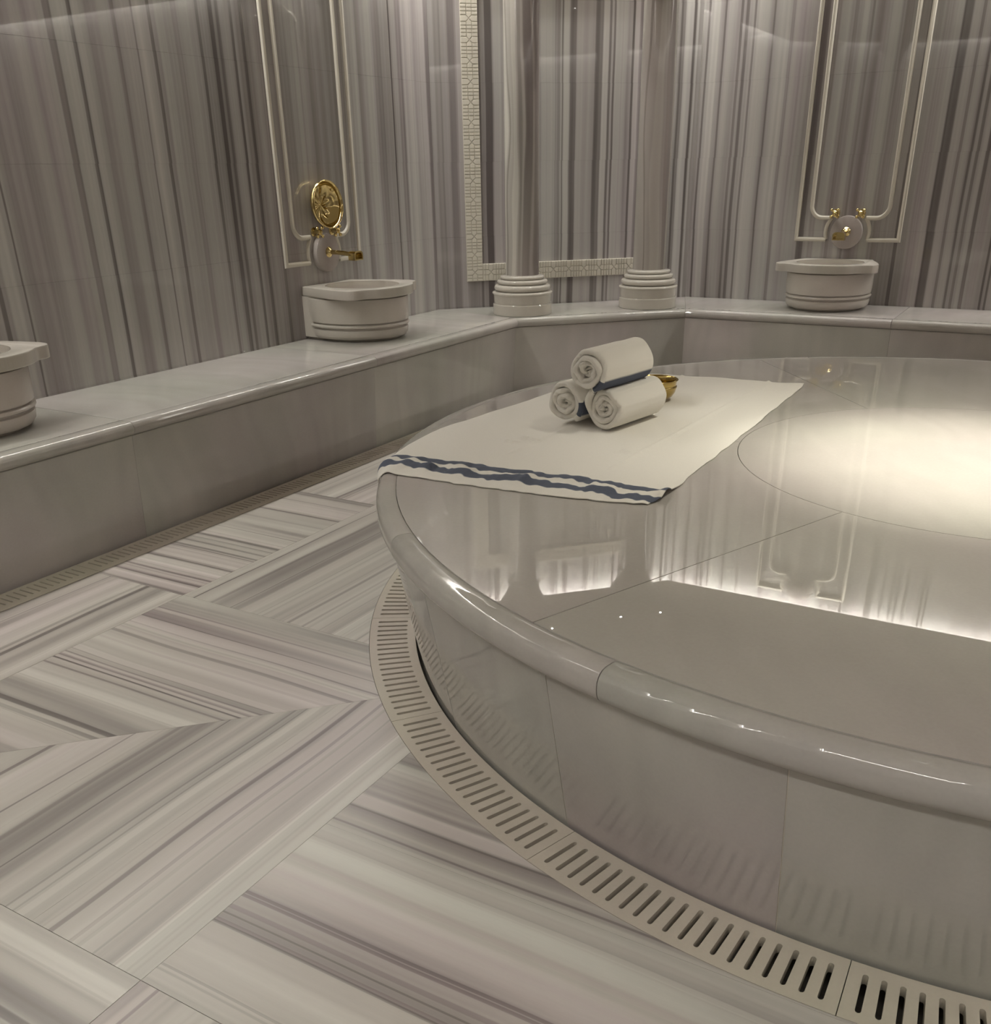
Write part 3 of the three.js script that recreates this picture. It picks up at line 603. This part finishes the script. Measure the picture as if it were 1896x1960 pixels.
// ------------------------------------------------------------------ basins
const BASIN_C = 0.195, BOWL_C = 0.238;
function bodyOutline(r, hw) {          // plan outline, from the wall round the front and back to the wall
  const rx = r - 0.008, rn = r + 0.025, out = [], h = Math.min(hw, rx - 0.012), phi = Math.acos(h / rx), N = 44;
  for (let i = 0; i <= 6; i++) out.push([h, (BASIN_C - rn * Math.sin(phi)) * i / 6]);
  for (let i = 1; i < N; i++) { const t = -phi + (Math.PI + 2 * phi) * i / N; out.push([rx * Math.cos(t), BASIN_C + rn * Math.sin(t)]); }
  for (let i = 6; i >= 0; i--) out.push([-h, (BASIN_C - rn * Math.sin(phi)) * i / 6]);
  return out;
}
const basinGeo = (() => {
  const B = 0.208, prof = [[0.206, 0], [0.210, 0.011], [0.236, 0.014], [0.246, 0.026], [0.2495, 0.046], [0.2485, 0.057], [0.2395, 0.0605], [0.2395, 0.0645], [0.250, 0.0675], [0.2555, 0.072], [0.256, 0.078], [0.2515, 0.083], [0.241, 0.0855], [0.241, 0.0895], [0.252, 0.0925], [0.2545, 0.12], [0.2555, 0.20], [0.2545, 0.207], [0.242, 0.2105], [0.242, 0.216]].map(([r, y]) => [r, B, y]);
  const rings = prof.map(([r, h, y]) => [bodyOutline(r, h), y]), n = rings[0][0].length;
  const wall = gridPatch(rings.length - 1, n - 1, (i, j) => { const p = rings[i][0][j]; return [p[0], rings[i][1], p[1] + 0.001, (j / n) * 1.2, rings[i][1]]; });
  const rimPts = [];
  const half = [[0.200, 0], [0.215, 0.06], [0.243, 0.14], [0.272, 0.23], [0.287, 0.295], [0.2925, 0.325], [0.2915, 0.35], [0.284, 0.375], [0.271, 0.391], [0.253, 0.399], [0.233, 0.403], [0.213, 0.410], [0.195, 0.422], [0.175, 0.439], [0.15, 0.4565], [0.12, 0.472], [0.08, 0.485], [0.04, 0.4925], [0, 0.495]];
  for (const p of half) rimPts.push(p);
  for (const p of half.slice(0, -1).reverse()) rimPts.push([-p[0], p[1]]);
  const s = new THREE.Shape(pos2(rimPts)); s.holes.push(new THREE.Path(pos2(arc(0, BOWL_C, 0.191, 0, -Math.PI * 2, 64).slice(0, -1))));
  const rim = new THREE.ExtrudeGeometry(s, { depth: 0.036, bevelEnabled: true, bevelSize: 0.004, bevelOffset: -0.004, bevelThickness: 0.005, bevelSegments: 3 });
  rim.rotateX(-Math.PI / 2); rim.scale(1, 1, -1);       // (x, n, h) -> (x, h, n)
  const idx = rim.index; const pa = rim.attributes.position.array;
  for (let i = 0; i < pa.length; i += 9) for (let c = 0; c < 3; c++) { const t = pa[i + 3 + c]; pa[i + 3 + c] = pa[i + 6 + c]; pa[i + 6 + c] = t; }
  rim.clearGroups(); rim.translate(0, 0.2205, 0.001); rim.computeVertexNormals();
  { const u = rim.attributes.uv, p = rim.attributes.position; for (let i = 0; i < u.count; i++) u.setXY(i, p.getX(i), p.getZ(i)); }
  const bowl = lathe([[0.1912, 0.262], [0.191, 0.24], [0.187, 0.19], [0.172, 0.13], [0.135, 0.085], [0.07, 0.06], [0.0, 0.055]], 64); bowl.translate(0, 0, BOWL_C + 0.001);
  return { wall: smooth(wall, 0.55), rim: smooth(rim, 0.5), bowl };
})();
const basinStone = carved.clone(); 
const basinInside = carved.clone(); basinInside.side = THREE.DoubleSide;
function basin(k, a, label) {
  const o = thing('marble_basin', label, 'basin', onWall(k, a, BENCH_H + 0.0006, 0), turnOf(k));
  mesh('body', basinGeo.wall, basinStone, o); mesh('rim', basinGeo.rim, basinStone, o); mesh('hollow', basinGeo.bowl, basinInside, o);
}
basin(0, 4.172, 'round marble basin on the left bench below the hanging brass bowl');
basin(0, 1.895, 'marble basin on the left bench cut off by the left edge of the picture');
basin(2, -1.318, 'round marble basin on the right bench under the brass spout');

// ------------------------------------------------------------------ brass bowls
function bowlParts(R, Hh, o, fluted) {
  const t = 0.0016, outer = [[0, 0], [0.30 * R, 0.0], [0.52 * R, 0.04 * Hh], [0.78 * R, 0.22 * Hh], [0.90 * R, 0.42 * Hh], [0.945 * R, 0.60 * Hh], [0.965 * R, 0.64 * Hh], [0.965 * R, 0.70 * Hh], [0.935 * R, 0.725 * Hh], [0.93 * R, 0.78 * Hh], [0.955 * R, 0.92 * Hh], [1.0 * R, 0.985 * Hh], [1.005 * R, Hh]];
  const inner = outer.slice().reverse().map(([r, y], i) => [Math.max(0, r - t - (i === 0 ? 0 : 0.0004)), i === 0 ? y : y + t]);
  mesh('outside', lathe(outer, 72), o.userData.brass, o);
  const g = lathe(inner, 96);
  if (fluted) {
    const p = g.attributes.position;
    for (let i = 0; i < p.count; i++) { const x = p.getX(i), y = p.getY(i), z = p.getZ(i), r = Math.hypot(x, z), th = Math.atan2(z, x), f = Math.sin(clamp01(r / (0.8 * R)) * Math.PI); p.setY(i, y + 0.0028 * f * Math.cos(th * 9 + r * 30) + 0.006 * Math.exp(-((r / 0.018) ** 2))); }
    g.computeVertexNormals();
  }
  mesh('inside', g, o.userData.brass, o);
  const rim = new THREE.TorusGeometry(1.0 * R - 0.0006, 0.0022, 10, 96); rim.rotateX(Math.PI / 2); rim.translate(0, Hh, 0); mesh('lip', rim, o.userData.brass, o);
  delete o.userData.brass;
}
const brassInside = brass.clone(); brassInside.side = THREE.DoubleSide;
const goldInside = gold.clone(); goldInside.side = THREE.DoubleSide;
{
  const o = thing('brass_bowl', 'large brass bowl standing on edge against the left wall above the valves', 'bowl', onWall(0, 4.158, 1.073, 0.012), 0);
  o.userData.brass = goldInside;
  o.rotation.order = 'YXZ'; o.rotation.set(Math.PI / 2 - 0.08, turnOf(0), 0);
  bowlParts(0.113, 0.062, o, true);
}
{
  const o = thing('brass_bowl', 'small brass bowl standing on the towel behind the rolled towels', 'bowl', new THREE.Vector3(0.597, PLAT_H + 0.0045, -3.475), 0.4);
  o.userData.brass = brassInside;
  bowlParts(0.081, 0.074, o, false);
}

// ------------------------------------------------------------------ towels
const weave = texture(128, 128, 0.02, 0.02, (u, v) => { const q = 128 + 60 * Math.sin(u * Math.PI * 16) * Math.cos(v * Math.PI * 16) + 40 * (hash(Math.floor(u * 128), Math.floor(v * 128), 5) - 0.5); return [q, q, q]; }, false);
const COTTON = [230, 226, 217], BLUE = [80, 86, 101];
const B0 = [0.4026, 2.2712], SD = [0.8990, -0.4379], TD = [0.4950, 0.8689];     // near right corner, across, along
// flat towel: s from -0.835 (left) to 0, t from 0 (near edge) to 1.632
const sheetMap = texture(1024, 1024, 1, 1, (u, v) => {
  const s = -0.93 + u * 0.96, t = v * 1.70 - 0.03, wav = (vnoise(u * 27, 0.5, 27, 8, 31) - 0.5) * 0.016 + (vnoise(u * 60, v * 30, 60, 30, 32) - 0.5) * 0.010;
  const q = t + wav - (0.010 + 0.040 * clamp01(-s / 0.25)); const inBand = (a, b) => clamp01((q - a) / 0.003) * clamp01((b - q) / 0.003);
  const e = Math.max(inBand(0.0, 0.042), inBand(0.071, 0.117));
  const g = (hash(Math.floor(u * 1024), Math.floor(v * 1024), 9) - 0.5) * 6;
  const c = mix(COTTON, BLUE, e * 0.97); return [c[0] + g, c[1] + g, c[2] + g];
}, true, THREE.ClampToEdgeWrapping);
const sheetMat = new THREE.MeshPhysicalMaterial({ map: sheetMap, roughness: 0.95, side: THREE.DoubleSide });
const rollMat = new THREE.MeshPhysicalMaterial({ vertexColors: true, roughness: 0.96, side: THREE.DoubleSide, bumpMap: weave, bumpScale: 0.0005 });
{
  const NS = 180, NT = 300, TH = 0.0022, L = 1.632;
  const RC = 1.684, RHO = 0.034;
  const point = (i, j, top) => {
    const tt = L * j / NT, wide = tt < 0.5 ? 0.855 + 0.12 * tt : 0.915 - 0.13 * (tt - 0.5);
    const frac = 1 - i / NS; let s = -wide * frac, t = tt - 0.022 * Math.sin(Math.PI * frac) * Math.max(0, 1 - tt / 0.3);
    const edge = (v, sd) => (vnoise(v, sd, 400, 400, 71) - 0.5);
    s += edge(t * 14, 1) * 0.008 * Math.abs(1 - 2 * i / NS); t += edge(s * 40 + 50, 5) * 0.010 * (1 - j / NT) + edge(s * 12 + 90, 9) * 0.014 * (j / NT) ** 4;
    const cr = Math.max(0, 1 - Math.hypot(s / 0.05, t / 0.05)); s -= cr * 0.014; t += cr * 0.012;   // rounded near corner
    const x = B0[0] + SD[0] * s + TD[0] * t, d = B0[1] + SD[1] * s + TD[1] * t;
    let h = 0.0016;
    const puck = Math.exp(-(((t - 0.09) / 0.06) ** 2));
    h += puck * (Math.max(0, vnoise(s * 26 + 60, t * 14, 400, 400, 81) - 0.34) * 0.027 + (vnoise(s * 60 + 90, t * 40, 400, 400, 82)) * 0.006);
    h += Math.max(0, vnoise(s * 5 + 20, t * 4, 400, 400, 83) - 0.55) * 0.006;
    for (const [sc, amp, t0, t1] of [[-0.215, 0.0045, 0.25, 1.64], [-0.56, 0.003, 0.3, 1.64]]) h += amp * Math.exp(-(((s - sc - (t - 0.3) * 0.06) / 0.007) ** 2)) * (t > t0 && t < t1 ? 1 : 0);
    for (const [sc, tc, a] of [[-0.58, 0.47, 0.012], [-0.62, 0.43, 0.008], [-0.25, 0.44, 0.009], [-0.20, 0.47, 0.006]]) h += a * Math.exp(-(((s - sc) / 0.035) ** 2) - (((t - tc) / 0.012) ** 2)) * (0.5 + vnoise(s * 90 + 40, t * 90, 900, 900, 88));
    h += Math.exp(-(((t - L) / 0.02) ** 2)) * vnoise(s * 9 + 30, 3, 400, 400, 86) * 0.006;
    if (top) h += TH;
    let r = Math.hypot(x - CX, d - CD), px = x, pd = d, y = PLAT_H + h;
    const ux = (x - CX) / r, ud = (d - CD) / r;
    if (r > RC) {
      const l = r - RC, a = Math.min(l / RHO, Math.PI / 2), down = Math.max(0, l - RHO * Math.PI / 2), q = RHO + h;
      px = CX + ux * (RC + q * Math.sin(a)); pd = CD + ud * (RC + q * Math.sin(a)); y = PLAT_H - RHO + q * Math.cos(a) - down;
    }
    return [px, y, -pd, (s + 0.93) / 0.96, (tt + 0.03) / 1.70];
  };
  const top = gridPatch(NS, NT, (i, j) => point(i, j, true)), bot = gridPatch(NS, NT, (i, j) => point(i, j, false), true);
  const sides = [gridPatch(NS, 1, (i, e) => point(i, 0, e), true), gridPatch(NS, 1, (i, e) => point(i, NT, e)), gridPatch(NT, 1, (j, e) => point(0, j, e)), gridPatch(NT, 1, (j, e) => point(NS, j, e), true)];
  const g = smooth(mergeVertices(mergeGeometries([top, bot, ...sides]), 1e-5), 0.9);
  const m = mesh('spread_towel', g, sheetMat, scene);
  m.name = numbered('spread_towel'); tag(m, 'white cotton towel with two blue stripes spread flat over the platform edge', 'towel');
}
function roll(label, x, d, y, R, len, az, seed, phase, blueFrom, blueTo, squash) {
  // spiral of cloth; x across, y up, z along the roll (the front face is at z = 0, the roll runs towards -z)
  const turns = 3.7, N = 230, TH = R / turns * 0.90, rnd = rng(seed);
  const rad = (q) => R * (0.10 + 0.90 * Math.pow(q, 0.92));          // q 0 at the core, 1 at the loose end
  const lump = (th, q) => 1 + 0.03 * Math.sin(th * 2 + seed) * (1 - q * 0.5) + (vnoise(th * 1.6 + seed * 9 + 400, q * 9, 800, 800, seed) - 0.5) * 0.30 * (1 - 0.8 * q);
  const ends = [...Array(N + 1).keys()].map((i) => { const q = i / N; return [(vnoise(q * 26, 1, 500, 500, seed + 3) - 0.5) * 0.026 + (q < 0.12 ? -0.008 : 0), (vnoise(q * 26, 7, 500, 500, seed + 4) - 0.5) * 0.026]; });
  const at = (i, side) => { const q = i / N, th = phase + (1 - q) * turns * Math.PI * 2, r = Math.max(0.002, (rad(q) * lump(th, q)) - (side ? TH * Math.min(1, q * 6 + 0.15) : 0)); return [Math.cos(th) * r, Math.sin(th) * r * squash]; };
  const P = [], C = [], U = [];
  const white = new THREE.Color().setRGB(COTTON[0] / 255, COTTON[1] / 255, COTTON[2] / 255, THREE.SRGBColorSpace), blue = new THREE.Color().setRGB(BLUE[0] / 255, BLUE[1] / 255, BLUE[2] / 255, THREE.SRGBColorSpace);
  const K = 18, back = (j) => j / K;
  const put = (i, side, j, e) => {      // j 0..K along; e rounds the edge towards the end faces
    const [x, yy] = at(i, side), f = back(j), z0 = ends[i][0], z1 = -len + ends[i][1];
    const wob = 1 + (vnoise(f * 5 + i * 0.02, i * 0.05, 500, 500, seed + 20) - 0.5) * 0.03;
    P.push(x * wob, yy * wob, z0 + (z1 - z0) * f); U.push(i / N * 1.2, f * len);
    const q = i / N, c = (q > blueFrom && q < blueTo) ? blue : white; C.push(c.r, c.g, c.b);
  };
  for (let i = 0; i < N; i++) {
    for (let j = 0; j < K; j++) {
      for (const [a, b] of [[0, 0], [1, 0], [1, 1], [0, 0], [1, 1], [0, 1]]) put(i + a, 0, j + b);
      for (const [a, b] of [[0, 0], [1, 1], [1, 0], [0, 0], [0, 1], [1, 1]]) put(i + a, 1, j + b);
    }
  }
  // rolled edges at both faces: a rounded lip between the inside and the outside of each turn
  const lipN = 4;
  for (const j of [0, K]) for (let i = 0; i < N; i++) for (let l = 0; l < lipN; l++) {
    const corner = (ii, ll) => {
      const a = at(ii, 0), b = at(ii, 1), ph = Math.PI * ll / lipN, w = (1 - Math.cos(ph)) / 2, f = j ? -1 : 1, z = j ? -len + ends[ii][1] : ends[ii][0], out = Math.sin(ph) * TH * 0.45;
      return [a[0] + (b[0] - a[0]) * w, a[1] + (b[1] - a[1]) * w, z + f * out];
    };
    const A = corner(i, l), B = corner(i + 1, l), Cc = corner(i + 1, l + 1), D = corner(i, l + 1), q = i / N, c = (q > blueFrom && q < blueTo) ? blue : white;
    for (const p of j ? [A, B, Cc, A, Cc, D] : [A, Cc, B, A, D, Cc]) { P.push(...p); U.push(p[0] * 3, p[1] * 3); C.push(c.r, c.g, c.b); }
  }
  for (const i of [0, N]) for (let j = 0; j < K; j++) for (const [sd, b] of i ? [[0, 0], [1, 0], [1, 1], [0, 0], [1, 1], [0, 1]] : [[0, 0], [1, 1], [1, 0], [0, 0], [0, 1], [1, 1]]) put(i, sd, j + b);
  for (const [arr, w] of [[P, 3], [U, 2], [C, 3]]) for (let i = 0; i < arr.length; i += 3 * w) for (let q = 0; q < w; q++) { const t = arr[i + w + q]; arr[i + w + q] = arr[i + 2 * w + q]; arr[i + 2 * w + q] = t; }
  let g = fromTriangles(P, U); g.setAttribute('color', new THREE.Float32BufferAttribute(C, 3));
  g = smooth(g, 1.0);
  const m = mesh(numbered('rolled_towel'), g, rollMat, scene);
  m.position.set(x, y, -d); m.rotation.y = -az * DEG;
  return tag(m, label, 'towel');
}
const RR = 0.0745, LIE = PLAT_H + 0.005;
roll('rolled white towel at the right foot of the stack, next to the small bowl', 0.362, 3.030, LIE + RR * 0.985, RR, 0.275, 41, 5, 1.9, 0.985, 0.99, 0.985);
roll('rolled white towel at the left foot of the stack of three', 0.247, 3.132, LIE + RR * 0.985, RR, 0.28, 42, 8, -0.9, 0.955, 0.985, 0.985);
roll('rolled towel with a blue stripe lying on top of the other two', 0.305, 3.020, LIE + RR * 2.60, RR * 1.0, 0.272, 41, 13, -1.25, 0.962, 0.992, 0.97);

renderer.render(scene, camera);
